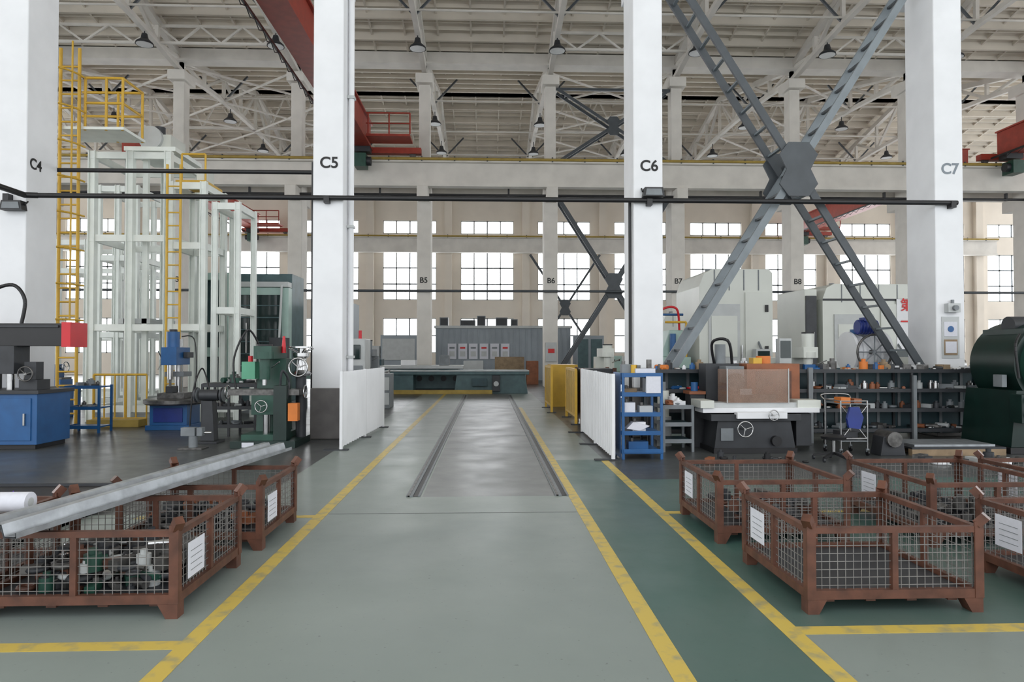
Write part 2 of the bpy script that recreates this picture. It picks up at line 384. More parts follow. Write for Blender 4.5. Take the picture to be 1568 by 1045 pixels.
# ------------------------------------------------------------------ mesh pallet cages
def cage(x0,x1,y0,y1,side='L',h=.56):
    b=MB(); t=.042
    for (x,y) in ((x0,y0),(x1,y0),(x0,y1),(x1,y1)):
        sx=1 if x==x0 else -1; sy=1 if y==y0 else -1
        X=x-sx*.004; Y=y-sy*.004
        b.box(min(X,X+sx*.055),max(X,X+sx*.055),min(Y,Y+sy*.012),max(Y,Y+sy*.012),.09,h,rust)
        b.box(min(X,X+sx*.012),max(X,X+sx*.012),min(Y+sy*.012,Y+sy*.055),max(Y+sy*.012,Y+sy*.055),.09,h,rust)
        b.prism([(x,0),(x+sx*.07,0),(x+sx*.12,.0885),(x,.0885)],'Y',min(y,y+sy*.09),max(y,y+sy*.09),rust)
        b.beam((x+sx*.02,y+sy*.02,h-.02),(x-sx*.014,y-sy*.014,h+.035),.055,.055,rust)
    zt=h-.05
    for z,tt in ((.117,.055),(zt,.036)):
        for y in (y0,y1-t): b.box(x0+.002,x1-.002,y,y+t,z-tt/2,z+tt/2,rust)
        for x in (x0,x1-t): b.box(x,x+t,y0+t,y1-t,z-tt/2,z+tt/2,rust)
    xm=(x0+x1)/2; ym=(y0+y1)/2
    for (px,py) in ((xm,y0+.021),(xm,y1-.021),(x0+.021,ym),(x1-.021,ym)): b.box(px-.018,px+.018,py-.018,py+.018,.1,zt,rust)
    b.box(x0+.05,x1-.05,y0+.05,y1-.05,.10,.115,dgrey)
    for k in range(4): 
        xx=x0+.16+(x1-x0-.32)*k/3; b.box(xx-.03,xx+.03,y0+.05,y1-.05,.06,.099,rust)
    r=.0019; s=.048
    n=int((x1-x0)/s)
    for i in range(1,n):
        x=x0+(x1-x0)*i/n
        for y in (y0+.028,y1-.028): b.box(x-r,x+r,y-r,y+r,.12,zt,wire)
    n=int((y1-y0)/s)
    for i in range(1,n):
        y=y0+(y1-y0)*i/n
        for x in (x0+.028,x1-.028): b.box(x-r,x+r,y-r,y+r,.12,zt,wire)
    for j in range(1,8):
        z=.12+(zt-.12)*j/8
        for y in (y0+.024,y1-.024): b.box(x0,x1,y-r,y+r,z-r,z+r,wire)
        for x in (x0+.024,x1-.024): b.box(x-r,x+r,y0,y1,z-r,z+r,wire)
    if side=='L':
        yy=y0+(y1-y0)*.60; b.box(x0-.010,x0-.006,yy,yy+.24,.24,.46,paper)
        for k in range(4): b.box(x0-.0115,x0-.010,yy+.03,yy+.2,.28+k*.04,.284+k*.04,mgrey)
    if side=='R':
        yy=y0+(y1-y0)*.12; b.box(x1+.006,x1+.010,yy,yy+.24,.20,.42,paper)
        for k in range(4): b.box(x1+.010,x1+.0115,yy+.03,yy+.2,.24+k*.04,.244+k*.04,mgrey)
    return b.build('mesh_pallet_cage')
def parts(x0,x1,y0,y1,z,n,name='machined_parts',cols=(msteel,chrome,dgrey,green,copper),smax=.09,lay=3,parent=None):
    b=MB()
    for i in range(n):
        s=random.uniform(smax*.35,smax); x=random.uniform(x0+s*1.3,x1-s*1.3); y=random.uniform(y0+s*1.3,y1-s*1.3); zz=z+random.randrange(lay)*smax*.6
        m=random.choice(cols); k=random.randrange(4)
        if k==0: b.cyl((x,y,zz),(x,y,zz+s*1.2),s*.6,m,12); b.cyl((x,y,zz+s*1.2),(x,y,zz+s*1.6),s*.3,m,12)
        elif k==1: a=random.random()*3; b.beam((x-s*math.cos(a),y-s*math.sin(a),zz+s*.4),(x+s*math.cos(a),y+s*math.sin(a),zz+s*.4),s,s*.8,m)
        elif k==2: a=random.random()*3; b.cyl((x-s*math.cos(a),y-s*math.sin(a),zz+s*.4),(x+s*math.cos(a),y+s*math.sin(a),zz+s*.4),s*.4,m,12)
        else: b.ring((x,y,zz+s*.25),s*.7,s*.25,m,'Z',14,6)
    return b.build(name,parent=parent)
cage(1.96,3.06,4.13,5.20,'L'); cage(3.62,4.78,3.85,4.95,'L')
c1=cage(1.93,3.06,5.68,6.80,'L'); c2=cage(3.64,4.80,5.50,6.80,'L'); cage(5.0,6.1,5.5,6.8,'L')
c3=cage(-3.10,-1.86,4.20,5.26,'R'); c4=cage(-2.98,-1.82,5.62,6.62,'R'); cage(-4.4,-3.2,4.2,5.26,None)
parts(-3.02,-1.93,4.28,5.18,.117,230,cols=(msteel,msteel,dgrey,dgrey,dgrey,chrome,green,rust,lgrey),parent=c3); parts(-2.9,-1.9,5.7,6.5,.117,110,cols=(msteel,dgrey,dgrey,copper),parent=c4)
parts(2.05,2.95,5.8,6.7,.117,60,cols=(dgrey,msteel,rust),parent=c1); parts(3.75,4.7,5.6,6.7,.117,60,cols=(dgrey,msteel),parent=c2)
# galvanised profile lying on the cages
b=MB()
p0=Vector((-2.80,3.92,.572)); p1=Vector((-2.27,7.38,.572)); d=(p1-p0).normalized(); sd=Vector((d.y,-d.x,0)); 
prof=[(-.20,.0),(-.20,.03),(-.193,.03),(-.193,.008),(-.13,.008),(-.11,.075),(-.055,.075),(-.038,.040),(.038,.040),(.055,.075),(.11,.075),(.13,.008),(.193,.008),(.193,.03),(.20,.03),(.20,.0),(.122,.0),(.102,.067),(.060,.067),(.045,.032),(-.045,.032),(-.060,.067),(-.102,.067),(-.122,.0)]
n=len(prof); vs=[p0+sd*a+Vector((0,0,c)) for a,c in prof]+[p1+sd*a+Vector((0,0,c)) for a,c in prof]
b.add(vs,[(i,n+i,n+(i+1)%n,(i+1)%n) for i in range(n)],zinc)
b.build('galvanised_steel_profile')
b=MB(); b.cyl((-3.62,4.62,.62),(-3.0,4.62,.62),.065,paper,20); b.cyl((-3.0,4.62,.62),(-2.998,4.62,.62),.03,lgrey,12); b.build('paper_roll')
b=MB(); b.box(-7.2,-3.9,5.6,8.3,0,.03,black); b.box(-7.2,-3.9,5.56,5.6,0,.06,dgrey); b.box(-3.94,-3.9,5.6,8.3,0,.06,dgrey); b.box(-7.2,-3.9,8.26,8.3,0,.06,dgrey); o=b.build('dark_floor_sheet')  # black rimmed sheet standing in for the dark floor area with metal chips
parts(-7.0,-4.1,5.7,8.1,.03,90,'metal_swarf',(chrome,lgrey,purple,dgrey),.022,1,parent=o)

# ------------------------------------------------------------------ corrugated barriers
def corr(x0,y0,x1,y1,h,m,z0=.06,name='corrugated_barrier'):
    b=MB(); p0=Vector((x0,y0,0)); p1=Vector((x1,y1,0)); L=(p1-p0).length; d=(p1-p0)/L; s=Vector((d.y,-d.x,0))
    n=int(L/.035); A=[]
    for i in range(n+1):
        o=.028*math.sin(i*math.pi/2.5); A.append(p0+d*(L*i/n)+s*o)
    vs=[]; 
    for p in A: vs+= [p+s*.012+Vector((0,0,z0)),p+s*.012+Vector((0,0,h)),p-s*.012+Vector((0,0,h)),p-s*.012+Vector((0,0,z0))]
    fs=[]
    for i in range(n):
        for k in range(4): fs.append((4*i+k,4*i+(k+1)%4,4*i+4+(k+1)%4,4*i+4+k))
    b.add(vs,fs,m)
    for q in (p0,p1,(p0+p1)/2):
        b.cyl(q,q+Vector((0,0,h+.01)),.03,m,12)
        b.box(q.x-.28,q.x+.12,q.y-.05,q.y+.05,0,.02,dgrey)
    return b.build(name)
corr(-2.40,11.35,-2.24,14.8,1.29,white); corr(1.88,10.15,1.91,13.7,1.28,white)

def rack(x0,x1,y0,y1,h,shelves,m,name='steel_shelf_rack',mid=0,sm=None):
    b=MB(); sm=sm or m
    xs=[x0+(x1-x0)*i/(mid+1) for i in range(mid+2)]
    for x in xs:
        for y in (y0,y1): b.box(x-.02,x+.02,y-.02,y+.02,0,h,m)
    for z in shelves: b.box(x0,x1,y0,y1,z-.015,z+.012,sm); b.box(x0,x1,y0-.024,y0-.01,z-.035,z+.03,m); b.box(x0-.024,x0-.01,y0,y1,z-.035,z+.03,m)
    return b,name
b,nm=rack(2.04,2.62,10.2,10.8,1.30,(.12,.40,.68,.98,1.27),blue); b.box(2.04,2.64,10.165,10.175,.10,.16,blue)
b.box(2.005,2.012,10.22,10.8,.02,1.3,blue); o=b.build(nm,bevel=.004)
b=MB()
for (x,y,z,w,hh,m) in ((2.15,10.3,.693,.16,.16,paper),(2.42,10.4,.693,.2,.10,lgrey),(2.3,10.35,.413,.2,.14,white),(2.5,10.5,.993,.14,.22,lgrey),(2.2,10.5,.993,.2,.06,wood),(2.3,10.4,.133,.3,.12,blue),(2.4,10.35,1.285,.3,.08,paper),(2.15,10.5,1.285,.15,.14,mgrey)):
    b.box(x-w/2,x+w/2,y-.07,y+.12,z,z+hh,m); b.cyl((x-w*.3,y,z+hh),(x-w*.3,y,z+hh+.05),.03,msteel,10)
b.prism([(2.1,.46),(2.3,.43),(2.45,.5),(2.2,.56)],'Y',10.22,10.4,paper); b.cyl((2.48,10.4,1.285),(2.48,10.4,1.5),.04,msteel,12); b.cyl((2.25,10.4,1.285),(2.25,10.4,1.42),.05,yellow,12)
b.box(2.38,2.60,10.158,10.163,1.0,1.25,paper)
b.build('shelf_contents',parent=o)

# dark rack row on the right
b,nm=rack(2.85,9.2,12.0,12.55,1.30,(.22,.58,.93,1.28),dgrey,mid=3,sm=teal)
b.box(2.85,9.2,12.575,12.60,.1,1.32,teal)
x=2.9
while x<9.2: b.box(x,x+.05,12.555,12.574,.1,1.3,mgrey); x+=.40
b.box(5.7,5.78,11.92,11.97,0,1.34,mgrey); b.box(7.6,7.66,11.92,11.97,0,1.2,mgrey); b.box(5.0,5.06,11.92,11.97,0,1.34,bred)
o=b.build('steel_shelf_rack')
for z in (.232,.592,.942): parts(5.8,9.1,12.05,12.5,z,44,'machine_spares',(msteel,dgrey,dgrey,lgrey,chrome,mgrey,copper),.12,1,parent=o)
parts(2.95,9.1,12.1,12.5,1.292,90,'machine_spares',(msteel,chrome,lgrey,blue,wood,white,dgrey,orange),.14,1,parent=o)
parts(2.95,5.6,12.05,12.5,.942,26,'machine_spares',(msteel,chrome,lgrey,blue,bred),.10,1,parent=o)

# ------------------------------------------------------------------ surface grinder
b=MB()
b.box(3.6,4.95,10.75,11.45,0,.08,black); b.prism([(3.62,.08),(4.93,.08),(4.85,.55),(3.68,.55)],'Y',10.78,11.4,dgrey)
b.box(3.55,5.0,10.72,11.45,.52,.62,dgrey); b.box(3.45,5.35,10.82,11.25,.64,.72,white); b.box(3.5,5.3,10.88,11.2,.72,.80,lgrey)
b.box(3.95,4.75,10.66,10.80,.56,.66,white); b.box(3.40,3.62,10.78,11.3,.72,.84,cream); b.box(5.0,5.38,10.84,11.2,.70,.84,cream)
b.box(3.85,4.85,10.84,10.85,.80,1.34,amber); b.box(3.84,3.85,10.84,11.25,.80,1.34,amber); b.box(4.85,4.86,10.84,11.25,.80,1.34,amber)
for x in (3.85,4.85): b.box(x-.008,x+.008,10.825,10.84,.80,1.35,lgrey)
b.box(4.0,4.7,10.95,11.15,.80,.92,msteel); b.box(4.1,4.3,10.95,11.1,.92,1.02,chrome)
b.box(3.72,4.3,11.5,11.9,0,1.42,dgrey); b.box(4.35,5.25,11.3,11.85,.62,1.42,copper); b.box(3.95,4.25,11.16,11.5,1.1,1.38,mgrey); b.box(4.5,5.1,11.28,11.30,.8,1.3,rust)
b.cyl((4.1,11.10,1.12),(4.1,11.16,1.12),.15,msteel,24); b.cyl((4.0,11.6,1.42),(4.0,11.6,1.75),.09,mgrey); b.cyl((4.75,11.6,1.42),(4.75,11.6,1.55),.12,orange,20); b.box(4.5,4.65,11.4,11.6,1.42,1.52,yellow)
b.wheel((4.05,10.60,.40),.12,chrome); b.cyl((4.05,10.60,.4),(4.05,10.8,.4),.02,chrome); b.wheel((4.5,10.58,.62),.08,chrome); b.cyl((4.5,10.58,.62),(4.5,10.7,.62),.015,chrome)
b.curve([(3.9,11.6,1.4),(3.80,11.4,1.78),(4.0,11.2,1.80),(4.1,11.3,1.42)],.025,black); b.box(3.72,3.92,10.76,10.79,.2,.4,mgrey)
b.box(5.0,5.25,10.9,11.2,.1,.62,dgrey); b.cyl((4.6,10.7,.2),(4.6,10.78,.2),.08,black)
b.build('surface_grinder',bevel=.010)
b,nm=rack(2.85,3.32,10.95,11.5,.75,(.18,.45,.73),mgrey,sm=teal); o=b.build('tool_trolley')
parts(2.88,3.30,10.98,11.45,.742,18,'hand_tools',(lgrey,chrome,white,mgrey,copper),.12,1,parent=o)
b=MB(); b.cyl((3.05,11.75,0),(3.05,11.75,.5),.14,lgrey); b.cyl((3.05,11.75,.5),(3.05,11.75,.95),.10,cream); b.cyl((3.05,11.75,.95),(3.05,11.75,1.1),.05,mgrey); b.build('gas_bottle')
b=MB(); b.box(3.45,3.7,11.5,11.8,0,.9,dgrey); b.box(3.42,3.7,11.45,11.82,.9,.95,copper); b.cyl((3.55,11.6,.95),(3.55,11.6,1.1),.06,blue,12); b.build('tool_cabinet')

# wheeled tubular cart with blue bag
b=MB(); x0,x1,y0,y1=5.50,5.92,10.45,10.95
for x in (x0,x1):
    for y in (y0,y1):
        b.cyl((x,y,.08),(x,y,.86),.012,chrome,8); b.cyl((x-.012,y,.045),(x+.012,y,.045),.045,black,14); b.box(x-.02,x+.02,y-.015,y+.015,.06,.11,mgrey)
for z in (.22,.80): 
    b.box(x0,x1,y0,y1,z,z+.012,mgrey)
    for y in (y0,y1): b.cyl((x0,y,z+.05),(x1,y,z+.05),.010,chrome,8)
    for x in (x0,x1): b.cyl((x,y0,z+.05),(x,y1,z+.05),.010,chrome,8)
b.cyl((x0,y0,.25),(x1,y0,.78),.008,chrome,6); b.cyl((x1,y0,.25),(x0,y0,.78),.008,chrome,6)
b.curve([(x0,y1,.84),(x0,y1+.1,.92),(x1,y1+.1,.92),(x1,y1,.84)],.012,chrome)
b.box(x0+.05,x0+.2,y0+.08,y0+.3,.812,.90,orange); b.box(x1-.15,x1-.03,y0+.1,y0+.3,.812,.88,copper)
b.prism([(x0+.10,.44),(x0+.28,.42),(x0+.33,.60),(x0+.26,.76),(x0+.12,.76),(x0+.07,.58)],'Y',y0-.06,y0-.01,dblue); b.box(x0+.08,x1-.1,y0+.1,y1-.1,.232,.36,dgrey)
b.build('wheeled_tool_cart')
b=MB(); x,y=5.15,10.0
for i in range(5):
    t=i*1.2566; e=Vector((x+.28*math.cos(t),y+.28*math.sin(t),.06)); b.beam((x,y,.12),e,.04,.035,black)
    b.cyl((e.x-.012,e.y,.03),(e.x+.012,e.y,.03),.03,dgrey,12)
b.cyl((x,y,.1),(x,y,.30),.025,chrome); b.lathe((x,y,.30),[(.05,0),(.17,.02),(.18,.06),(.15,.08)],black)
b.build('swivel_stool')
b=MB(); b.box(6.6,8.1,10.4,11.3,.10,.13,dgrey)
for yy in (10.4,10.8,11.2): b.box(6.6,8.1,yy,yy+.1,0,.10,wood)
b.box(6.7,8.0,10.5,11.2,.13,.16,zinc); b.build('wooden_pallet')
b=MB(); b.prism([(6.1,.0),(6.5,.0),(6.45,.3),(6.15,.3)],'Y',10.4,10.7,dgrey); b.cyl((6.3,10.35,.26),(6.3,10.75,.26),.12,msteel); b.build('gearbox_casting',bevel=.01)
parts(6.2,8.0,9.3,10.1,0,30,'scrap_parts',(msteel,dgrey,dgrey,lgrey,white),.12,1)
parts(3.0,4.8,9.6,10.4,0,18,'scrap_parts',(msteel,dgrey,black,copper),.10,1)

# dark green press at right edge
b=MB()
b.box(8.25,9.75,10.5,11.75,0,.10,black); b.prism([(8.3,.1),(9.7,.1),(9.6,1.0),(8.4,1.0)],'Y',10.55,11.7,dgreen)
b.cyl((9.1,10.6,1.42),(9.1,11.6,1.42),.70,dgreen,40); b.cyl((9.1,10.5,1.42),(9.1,10.6,1.42),.60,green,40); b.cyl((9.1,10.42,1.42),(9.1,10.5,1.42),.2,msteel,24)
b.box(8.6,9.6,10.65,11.55,1.3,2.0,dgreen); b.cyl((8.7,11.1,2.05),(9.5,11.1,2.05),.16,dgrey,20)
for t in range(10): b.cyl((9.1+.5*math.cos(t*.628),10.49,1.42+.5*math.sin(t*.628)),(9.1+.5*math.cos(t*.628),10.47,1.42+.5*math.sin(t*.628)),.03,msteel,8)
b.box(8.32,8.62,10.35,10.6,.5,.95,dgreen); b.wheel((8.5,10.28,.75),.16,msteel); b.cyl((8.5,10.28,.75),(8.5,10.4,.75),.02,chrome)
b.box(8.7,9.4,10.5,10.56,.3,.8,green); b.box(8.28,8.36,10.7,10.9,1.05,1.25,mgrey); b.curve([(8.5,10.6,1.9),(8.35,10.5,1.7),(8.4,10.5,1.2)],.02,black)
b.build('punch_press',bevel=.02)

# ------------------------------------------------------------------ large cream machining centres on the right
def machining_centre(x0,x1,y0,y1,h,side=-1,seam=0):
    b=MB(); w=x1-x0
    b.box(x0-.1,x1+.1,y0-.1,y1+.1,0,.25,mgrey)
    b.prism([(x0,.25),(x1,.25),(x1,h-.1),(x1-.1,h),(x0+.35,h),(x0+.12,h-.12),(x0,h-.45)],'Y',y0,y1,cream)
    b.box(x0+w*.12,x0+w*.55,y0-.03,y0-.002,.9,h-.9,lgrey); b.box(x0+w*.16,x0+w*.51,y0-.045,y0-.031,1.5,h-1.2,cream)
    b.box(x0+w*.62,x1-.1,y0-.04,y0-.002,1.2,h-.6,cream)
    for z in (1.6,h-1.1): b.box(x1-.22,x1-.14,y0-.08,y0-.041,z,z+.18,black)
    b.cyl((x0+w*.57,y0-.06,1.3),(x0+w*.57,y0-.06,1.8),.025,chrome,8)
    for z in (.6,1.1): b.box(x0,x1,y0-.015,y0-.001,z,z+.02,mgrey)
    b.box(x0+w*.7,x0+w*.9,y0-.35,y0-.1,1.2,1.7,lgrey); b.box(x0+w*.72,x0+w*.88,y0-.36,y0-.351,1.4,1.65,glassd); b.cyl((x0+w*.8,y0-.2,1.7),(x0+w*.8,y0+.1,2.0),.03,mgrey)
    for i in range(3): b.cyl((x0+w*(.3+.2*i),(y0+y1)/2,h),(x0+w*(.3+.2*i),(y0+y1)/2,h+.12),.08,mgrey,12)
    for i in range(1,5): b.box(x0+w*.2*i,x0+w*.2*i+.03,y0-.012,y0-.001,h-.55,h-.02,mgrey)
    if seam:
        b.box(x0,x1,y0-.02,y0-.001,h-.5,h-.44,dgrey); b.box(x1-.6,x1-.1,y0-.06,y0-.041,1.5,3.2,white)
    return b.build('machining_centre',bevel=.03)
machining_centre(5.4,7.3,17.2,19.3,3.75)
o=machining_centre(9.9,12.7,19.8,22,3.65,seam=1)
label('第',(12.40,19.72,3.0),.40,inkred,o); label('一',(12.40,19.72,2.5),.40,inkred,o)
b=MB(); b.box(9.4,9.78,19.9,21.8,0,3.5,cream); b.box(9.42,9.76,19.86,19.895,.5,3.3,dgrey); b.build('electrical_cabinet',bevel=.02)
b=MB()
b.box(4.4,5.25,17.4,18.8,0,1.5,pgreen); b.prism([(4.5,1.5),(5.1,1.5),(5.1,2.2),(4.75,2.2)],'Y',17.6,18.5,pgreen); b.cyl((4.8,17.5,1.5),(4.8,17.5,2.1),.08,blue)
b.box(4.4,4.7,17.35,17.4,.6,1.3,lgrey)
b.curve([(4.5,17.6,2.2),(4.5,17.5,2.7),(4.9,17.5,2.75),(5.0,17.6,2.2)],.03,bred); b.path([(4.4,17.6,1.5),(4.4,17.6,2.6),(5.1,17.6,2.6)],.03,blue); b.path([(5.15,17.5,1.5),(5.15,17.5,2.4),(4.6,17.5,2.4)],.03,yellow)
b.build('hydraulic_power_unit',bevel=.02)
def lathe_m(x0,x1,y,m):
    b=MB()
    b.box(x0,x0+.5,y,y+.6,0,.75,m); b.box(x1-.4,x1,y,y+.6,0,.75,m); b.box(x0,x1,y+.05,y+.55,.75,.95,m); b.box(x0+.1,x1,y+.1,y+.5,.95,1.0,msteel)
    b.box(x0,x0+.6,y+.02,y+.58,.95,1.5,m); b.cyl((x0+.6,y+.3,1.25),(x0+.75,y+.3,1.25),.2,chrome,24)
    b.box(x1-.45,x1-.15,y+.15,y+.45,1.0,1.32,m); b.cyl((x1-.6,y+.3,1.25),(x1-.1,y+.3,1.25),.05,chrome); b.wheel((x1-.02,y+.3,1.25),.13,chrome,'X')
    xm=(x0+x1)/2; b.box(xm-.2,xm+.2,y-.05,y+.55,.98,1.1,m); b.box(xm-.1,xm+.1,y+.05,y+.3,1.1,1.25,chrome); b.wheel((xm,y-.1,.85),.11,chrome)
    for i in range(3): b.cyl((x0+.12+.17*i,y,1.35),(x0+.12+.17*i,y-.05,1.35),.03,black,10)
    b.build('engine_lathe',bevel=.015)
lathe_m(5.9,7.6,14.9,cream); lathe_m(10.2,12.4,16,cream)
def mill(x,y,m,top=2.0,s=1.0):
    b=MB()
    b.box(x-.35,x+.35,y-.4,y+.5,0,.22,m); b.prism([(y+.05,.22),(y+.5,.22),(y+.42,1.5),(y+.12,1.5)],'X',x-.25,x+.25,m)
    b.box(x-.2,x+.2,y-.35,y+.1,.55,.88,m); b.box(x-.6,x+.6,y-.35,y-.02,.88,.98,msteel); b.cyl((x,y-.15,.22),(x,y-.15,.55),.06,chrome)
    b.box(x-.15,x+.15,y-.4,y+.5,1.5,1.72,m); b.cyl((x,y-.28,1.15),(x,y-.28,1.5),.09,m); b.cyl((x,y-.28,1.05),(x,y-.28,1.15),.04,chrome)
    b.cyl((x,y-.28,1.5),(x,y-.28,1.62),.16,m,20); b.cyl((x,y-.28,1.62),(x,y-.28,top),.12,m,20); b.cyl((x,y-.28,top),(x,y-.28,top+.03),.13,black,20)
    b.wheel((x-.66,y-.18,.93),.11,chrome,'X'); b.wheel((x+.66,y-.18,.93),.11,chrome,'X'); b.wheel((x,y-.46,.7),.1,chrome)
    b.cyl((x+.12,y-.3,1.35),(x+.3,y-.45,1.45),.012,chrome,6)
    return b
b=mill(6.6,14.1,cream,2.0); b.box(5.95,6.2,13.7,13.9,1.3,1.9,lgrey); b.box(5.97,6.18,13.685,13.695,1.5,1.85,glassd); b.cyl((6.07,13.8,1.3),(6.1,14.1,.95),.03,mgrey); b.build('milling_machine',bevel=.012)
b=MB(); b.box(7.5,8.45,13.85,14.6,0,1.2,lgrey)
for i,xx in enumerate((7.6,7.78,7.96,8.14,8.32)): b.cyl((xx,14.2,1.62),(xx+.06,14.2,1.62),.43 if i%2==0 else .38,white,28)
b.cyl((7.62,14.2,1.62),(8.36,14.2,1.62),.33,white,28); b.cyl((7.85,14.2,2.0),(7.85,14.2,2.1),.15,blue); b.cyl((7.7,13.95,2.14),(8.1,13.95,2.14),.14,dblue,20)
for i in range(7): b.ring((7.72+.06*i,13.95,2.14),.145,.012,dblue,'X')
b.box(7.8,8.0,13.85,14.05,2.26,2.34,dblue)
b.ring((7.95,13.74,1.62),.36,.025,msteel); 
for t in range(8): b.cyl((7.95,13.74,1.62),(7.95+.36*math.cos(t*.785),13.74,1.62+.36*math.sin(t*.785)),.015,mgrey,6)
b.cyl((7.95,13.74,1.62),(7.95,13.9,1.62),.05,msteel)
b.build('pump_unit',bevel=.01)
b=MB(); b.cyl((8.8,14.9,0),(8.8,14.9,1.75),.20,cream,24); b.lathe((8.8,14.9,1.75),[(.2,0),(.16,.08),(.05,.12)],cream); b.build('pressure_vessel')
b=MB(); b.box(8.78,9.02,12.68,12.798,2.38,2.55,lgrey); b.cyl((8.9,12.68,2.46),(8.9,12.62,2.46),.05,mgrey); b.cyl((8.9,12.74,2.55),(8.9,12.74,2.62),.03,mgrey)
b.build('wall_socket_box'); 
b=MB(); b.box(8.72,9.06,12.785,12.797,1.5,2.3,lgrey); b.box(8.76,9.02,12.779,12.784,1.56,1.86,wood); b.box(8.78,9.0,12.773,12.778,1.60,1.82,paper); b.box(8.76,9.02,12.779,12.784,1.92,2.2,paper); b.cyl((8.89,12.778,2.06),(8.89,12.773,2.06),.06,blue,16)
b.build('notice_board')

# ------------------------------------------------------------------ left: caged ladder with platform
b=MB(); xl,xr,y=-9.22,-8.82,15.0
for x in (xl,xr): b.cyl((x,y,0),(x,y,8.2),.035,yellow,8)
z=.3
while z<8.0: b.cyl((xl,y,z),(xr,y,z),.02,yellow,6); z+=.3
xc=(xl+xr)/2; z=2.3
while z<8.3:
    P=[]
    for i in range(11):
        t=math.pi*i/10; P.append((xc-.33*math.cos(t),y-.62*math.sin(t),z))
    b.path(P,.022,yellow,6); z+=.75
for i in (2,5,8):
    t=math.pi*i/10; b.cyl((xc-.33*math.cos(t),y-.62*math.sin(t),2.3),(xc-.33*math.cos(t),y-.62*math.sin(t),8.2),.02,yellow,6)
b.box(-9.3,-7.9,15.05,16,6.46,6.52,steelw)
for (x,yy) in ((-8.75,15.1),(-8.3,15.1),(-7.95,15.1),(-7.95,15.95),(-8.5,15.95)): b.cyl((x,yy,6.45),(x,yy,7.6),.03,yellow,6)
for z in (7.05,7.6): b.path([(-8.75,15.1,z),(-7.95,15.1,z),(-7.95,15.95,z),(-9.3,15.95,z)],.03,yellow,6)
b.build('caged_ladder')
b=MB()
for x in (-7.28,-6.98): b.cyl((x,15.75,0),(x,15.75,5.9),.03,yellow,8)
z=.3
while z<5.8: b.cyl((-7.28,15.75,z),(-6.98,15.75,z),.016,yellow,6); z+=.3
b.build('ladder')
def tower(x0,x1,y0,y1,h,nx,levels,m,name='steel_lift_frame',w=.13):
    b=MB()
    for i in range(nx+1):
        x=x0+(x1-x0)*i/nx
        for y in (y0,y1): 
            b.box(x-w/2+.021,x+w/2-.021,y-.03,y+.03,0,h,m); b.box(x-w/2,x-w/2+.02,y-w/2,y+w/2,0,h,m); b.box(x+w/2-.02,x+w/2,y-w/2,y+w/2,0,h,m)
    for z in levels:
        for y in (y0,y1): b.box(x0-w/2+.005,x1+w/2-.005,y-.04,y+.04,z-.08,z+.075,m)
        for x in (x0,x1): b.box(x-.04,x+.04,y0+.045,y1-.045,z-.08,z+.075,m)
    return b,name
b,n=tower(-9.25,-7.5,16.3,18.0,6.35,2,(.3,2.2,4.3,6.25),steelw,w=.16)
b.box(-8.6,-7.4,16.4,17.9,6.4,6.5,steelw); b.box(-8.3,-7.6,16.6,17.4,6.5,6.85,cream); b.cyl((-8.05,16.5,6.75),(-8.05,16.9,6.75),.28,lgrey,24); b.cyl((-7.9,16.7,6.85),(-7.9,16.7,7.05),.12,dgrey)
b.box(-8.75,-8.0,16.5,17.8,2.3,2.42,lgrey); b.box(-8.62,-8.50,16.5,16.6,.3,6.3,lgrey); b.box(-8.2,-8.08,16.5,16.6,.3,6.3,steelw)
b.build(n)
b,n=tower(-7.35,-6.60,16.1,17.3,5.6,1,(.3,2.2,4.1,5.5),steelw,w=.14); b.box(-7.3,-6.6,16.2,17.2,5.6,5.66,yellow); b.cyl((-7.2,16.3,5.66),(-7.2,16.3,6.3),.025,yellow,6); b.cyl((-6.65,16.3,5.66),(-6.65,16.3,6.3),.025,yellow,6); b.cyl((-7.2,16.3,6.3),(-6.65,16.3,6.3),.025,yellow,6)
b.box(-6.9,-6.65,16.4,16.8,5.66,5.95,cream); b.build(n)
b,n=tower(-6.38,-5.85,16.2,17.3,5.15,1,(.3,2.6,5.05),steelw,w=.12); b.build(n)
b,n=tower(-10.6,-9.6,19,21,6.2,2,(.3,2.1,4.2,6.1),steelw); b.build(n)
b,n=tower(-13.5,-10.9,22,24,5.2,3,(.3,2.1,4.2,5.1),steelw); b.build(n)
# pale green machine enclosure with glass
b=MB(); x0,x1,y0,y1=-7.7,-5.3,18.4,19.9
b.box(x0-.1,x1+.1,y0-.1,y1+.1,0,.3,mgrey); b.box(x0,x1,y0+.33,y1,.3,3.75,tealm); b.box(x0,x0+.14,y0,y0+.3,.3,3.75,pgreen); b.box(x0+.75,x0+.9,y0,y0+.3,.3,3.75,pgreen); b.box(x0+.38,x0+.48,y0,y0+.2,.3,3.75,pgreen)
b.box(x0+.14,x0+.75,y0+.01,y0+.3,3.55,3.74,pgreen); b.box(x0+.14,x0+.75,y0+.01,y0+.3,1.5,1.75,pgreen); b.box(x0+.95,x1,y0,y0+.32,.9,3.35,pgreen); b.box(x0+1.10,x1-.18,y0-.03,y0-.002,1.1,3.15,glassd)
b.box(x0+.95,x1,y0-.04,y0+.3,3.36,3.5,lgrey); b.box(x1-.35,x1+.05,y0-.5,y0-.05,1.3,2.0,dgrey); b.cyl((x1-.15,y0-.3,2.0),(x1-.15,y0-.1,3.4),.03,lgrey)
for i in range(6): b.box(x0+1.11,x1-.19,y0-.04,y0-.031,1.25+i*.32,1.28+i*.32,tealm)
b.box(x0+1.3,x0+1.34,y0-.08,y0-.041,1.6,2.4,chrome); b.build('cnc_boring_machine',bevel=.02)
